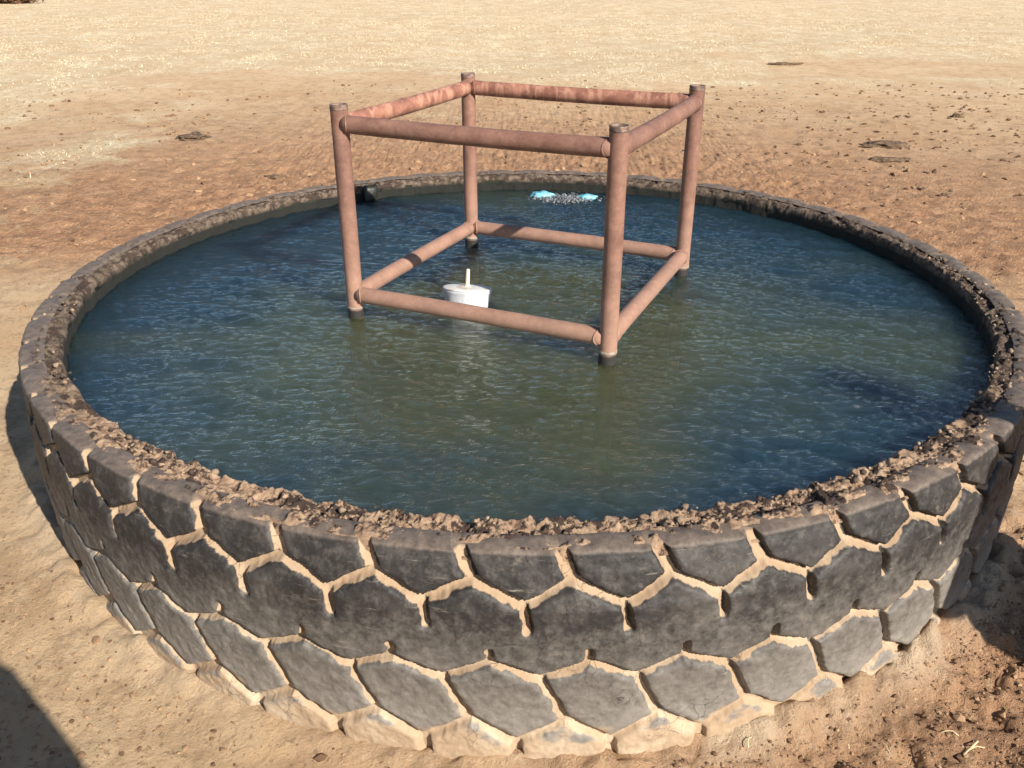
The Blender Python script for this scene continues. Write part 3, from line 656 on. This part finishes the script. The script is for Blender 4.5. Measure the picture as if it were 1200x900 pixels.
# ------------------------------------------------------------------ the two people whose shadows fall into the picture
M = Mat('skin', 0.6); M_skin = M.out((0.42, 0.25, 0.17))
def cloth(name, c1_, c2_):
    M = Mat(name, 0.9); return M.out(M.mix(M.noise(12, 4), c1_, c2_), M.bump(M.noise(220, 2), 0.3, 0.002))
M_shirt = cloth('shirt_cloth', (0.10, 0.14, 0.22), (0.14, 0.19, 0.28)); M_shirt2 = cloth('jacket_cloth', (0.16, 0.14, 0.09), (0.22, 0.19, 0.12))
M_jean = cloth('trouser_cloth', (0.05, 0.06, 0.09), (0.08, 0.09, 0.13)); M_boot = cloth('boot_leather', (0.07, 0.04, 0.025), (0.11, 0.07, 0.04))
M_hat = cloth('hat_felt', (0.25, 0.19, 0.12), (0.32, 0.25, 0.16)); M_hair = cloth('hair', (0.04, 0.025, 0.015), (0.07, 0.045, 0.03))
M_eye = cloth('eye', (0.6, 0.6, 0.58), (0.62, 0.6, 0.58)); M_phone = cloth('phone_case', (0.02, 0.02, 0.022), (0.03, 0.03, 0.03))

def skin_mesh(name, chains, mat, parent, sub=2):
    """chains: list of lists of (point, radius); chains starting at an existing point join it"""
    verts, rad, edges, roots, key = [], [], [], [], {}
    for ch in chains:
        prev = None; joined = False
        for (p, r_) in ch:
            k = tuple(round(c, 4) for c in p)
            if k in key: i = key[k]; joined = True
            else: i = len(verts); verts.append(p); rad.append(r_); key[k] = i
            if prev is None and k not in [tuple(round(c, 4) for c in verts[j]) for j in range(i)] and i == len(verts) - 1 and not joined: roots.append(i)
            if prev is not None: edges.append((prev, i))
            prev = i
    me = bpy.data.meshes.new(name); me.from_pydata(verts, edges, []); me.update()
    o = bpy.data.objects.new(name, me); C.objects.link(o); o.parent = parent; me.materials.append(mat)
    o.modifiers.new('skin', 'SKIN'); sv = me.skin_vertices[0].data
    for i, r_ in enumerate(rad):
        sv[i].radius = (r_, r_) if isinstance(r_, float) else r_; sv[i].use_root = i in roots
    o.modifiers['skin'].use_smooth_shade = True
    s_ = o.modifiers.new('sub', 'SUBSURF'); s_.levels = sub; s_.render_levels = sub
    return o

def person(loc, rz, H, elbows, wrists, jacket, label, hat=True, finger_dirs=None, bulk=1.0):
    s = H / 1.75; root = empty('person', loc, rz); tag(root, label, 'person')
    v = lambda x, y, z: (x * s, y * s, z * s)
    ch = [[(v(0, 0, .95), .13), (v(0, -.01, 1.08), .118), (v(0, 0, 1.22), .135), (v(0, .0, 1.36), .135), (v(0, 0.01, 1.46), .062), (v(0, 0.02, 1.52), .055), (v(0, 0.03, 1.58), .075), (v(0, .035, 1.66), .085), (v(0, .03, 1.72), .05)]]
    for sx in (-1, 1):
        ch.append([(v(0, 0, .95), .13), (v(.10 * sx, 0, .88), .088), (v(.115 * sx, .015, .48), .058), (v(.12 * sx, -.02, .10), .040), (v(.125 * sx, .02, .045), .042), (v(.135 * sx, .13, .03), .033)])
        e = elbows[0 if sx < 0 else 1]; wv = wrists[0 if sx < 0 else 1]; E_ = Vector(e); W_ = Vector(wv)
        fd = Vector(finger_dirs[0 if sx < 0 else 1]).normalized() if finger_dirs else (W_ - E_).normalized()
        palm = W_ + fd * .05
        ch.append([(v(0, .0, 1.36), .135), (v(.17 * sx, 0, 1.40), .062), (v(.20 * sx, .0, 1.35), .052), (v(*E_), .040), (v(*W_), .026), (v(*palm), (.038, .018))])
        side = fd.cross(Vector((0, 1, 0)) if abs(fd.y) < .7 else Vector((0, 0, 1))).normalized(); crl = fd.cross(side).normalized()
        for k, (off, Lf) in enumerate(((-.027, .062), (-.009, .072), (.009, .068), (.027, .054))):
            b0 = palm + side * off + fd * .012; b1 = palm + side * off * 1.15 + fd * .045
            b2 = b1 + fd * Lf * .45 + crl * .012; b3 = b2 + fd * Lf * .3 + crl * .022
            ch.append([(v(*b0), .0095), (v(*b1), .0090), (v(*b2), .0082), (v(*b3), .0070)])
        t0 = W_ + fd * .022 - side * .02; t1 = t0 - side * .028 + fd * .025; t2 = t1 - side * .008 + fd * .03 + crl * .01
        ch.append([(v(*t0), .012), (v(*t1), .0105), (v(*t2), .0085)])
    skin_mesh('body', ch, M_skin, root)
    jk = [[(v(0, 0, .80 if bulk > 1 else .93), .150 * bulk), (v(0, -.01, 1.08), .142 * bulk), (v(0, 0, 1.22), .155 * bulk), (v(0, .0, 1.36), .15), (v(0, .012, 1.455), .075)]]
    for sx in (-1, 1):
        E_ = Vector(elbows[0 if sx < 0 else 1]); W_ = Vector(wrists[0 if sx < 0 else 1]); cuff = E_.lerp(W_, .88)
        jk.append([(v(0, .0, 1.36), .15), (v(.17 * sx, 0, 1.40), .078), (v(.205 * sx, .0, 1.34), .066), (v(*E_), .055), (v(*cuff), .040)])
    skin_mesh('jacket', jk, jacket, root)
    tr_ = [[(v(0, 0, .98), .140), (v(0, 0, .90), .130)]]
    for sx in (-1, 1): tr_.append([(v(0, 0, .90), .130), (v(.10 * sx, 0, .84), .100), (v(.115 * sx, .015, .48), .075), (v(.12 * sx, -.015, .08), .060)])
    skin_mesh('trousers', tr_, M_jean, root)
    for sx in (-1, 1): skin_mesh('boot', [[(v(.12 * sx, -.02, .17), .052), (v(.122 * sx, -.02, .075), .052), (v(.128 * sx, .06, .048), .046), (v(.136 * sx, .15, .038), .036)]], M_boot, root)
    # face
    for sx in (-1, 1):
        bm = bmesh.new(); bmesh.ops.create_icosphere(bm, subdivisions=2, radius=.012 * s)
        bmesh.ops.translate(bm, verts=bm.verts, vec=v(.030 * sx, .103, 1.635)); bm_obj('eye', bm, M_eye, root)
        bm = bmesh.new(); bmesh.ops.create_icosphere(bm, subdivisions=2, radius=1)
        for q in bm.verts: q.co = Vector(v(.088 * sx + q.co.x * .010, .03 + q.co.y * .018, 1.625 + q.co.z * .030))
        bm_obj('ear', bm, M_skin, root)
    skin_mesh('nose', [[(v(0, .100, 1.645), .009), (v(0, .122, 1.605), .013), (v(0, .105, 1.598), .012)]], M_skin, root)
    skin_mesh('mouth', [[(v(-.022, .096, 1.568), .005), (v(0, .106, 1.570), .007), (v(.022, .096, 1.568), .005)]], cloth('lip', (.35, .15, .12), (.4, .18, .14)), root)
    bm = bmesh.new(); bmesh.ops.create_icosphere(bm, subdivisions=4, radius=1)
    dele = [q for q in bm.verts if q.co.z < -0.15 + 0.9 * max(0, q.co.y)]; bmesh.ops.delete(bm, geom=dele, context='VERTS')
    for q in bm.verts: q.co = Vector(v(q.co.x * .098, .028 + q.co.y * .108, 1.655 + q.co.z * .108 + .004 * math.sin(q.co.x * 40)))
    ho = bm_obj('hair', bm, M_hair, root); sol = ho.modifiers.new('thick', 'SOLIDIFY'); sol.thickness = 0.01
    if hat:
        h_ = empty('hat', loc); h_.location = Vector(loc) + Vector(v(0, .0, 1.70)); h_.rotation_euler = (0, 0, rz)
        tag(h_, 'tan felt hat with a round brim on ' + hat, 'hat')
        turned('crown', [(.112 * s, 0), (.110 * s, .05 * s), (.100 * s, .10 * s), (.07 * s, .115 * s), (.03 * s, .105 * s)], M_hat, h_)
        turned('brim', [(.10 * s, .004), (.19 * s, .010), (.192 * s, .014), (.19 * s, .017), (.10 * s, .010)], M_hat, h_, caps=False)
    return root

person((-0.045, -3.21, float(gz(np.array([-0.045]), np.array([-3.21]))[0])), math.radians(2), 1.80, ((-.27, .08, 1.14), (.28, .09, 1.20)), ((-.13, .25, 1.40), (.07, .25, 1.41)), M_shirt,
       'person in a blue shirt just behind the viewpoint, holding a phone up with both hands', hat='the person holding the phone', finger_dirs=((.25, .2, 1), (-.25, .2, 1)))
bm = bmesh.new(); bmesh.ops.create_cube(bm, size=1)
for q in bm.verts: q.co = Vector((q.co.x * .145, q.co.y * .008, q.co.z * .072))
bmesh.ops.bevel(bm, geom=bm.edges[:], offset=.0035, segments=2, affect='EDGES')
ph = bm_obj('phone', bm, M_phone); ph.location = (CAM.x - 0.062, CAM.y - 0.032, CAM.z - 0.02); ph.rotation_euler = (-PITCH, 0, 0)
tag(ph, 'thin black phone held sideways in two hands at the viewpoint', 'phone')
person((2.11, -2.20, float(gz(np.array([2.11]), np.array([-2.20]))[0])), math.radians(48), 1.74, ((-.27, -.02, 1.13), (.27, -.02, 1.13)), ((-.15, .17, .97), (.15, .17, .97)), M_shirt2,
       'person in an olive jacket standing at the right of the trough, arms hanging down', hat=None, bulk=1.65)
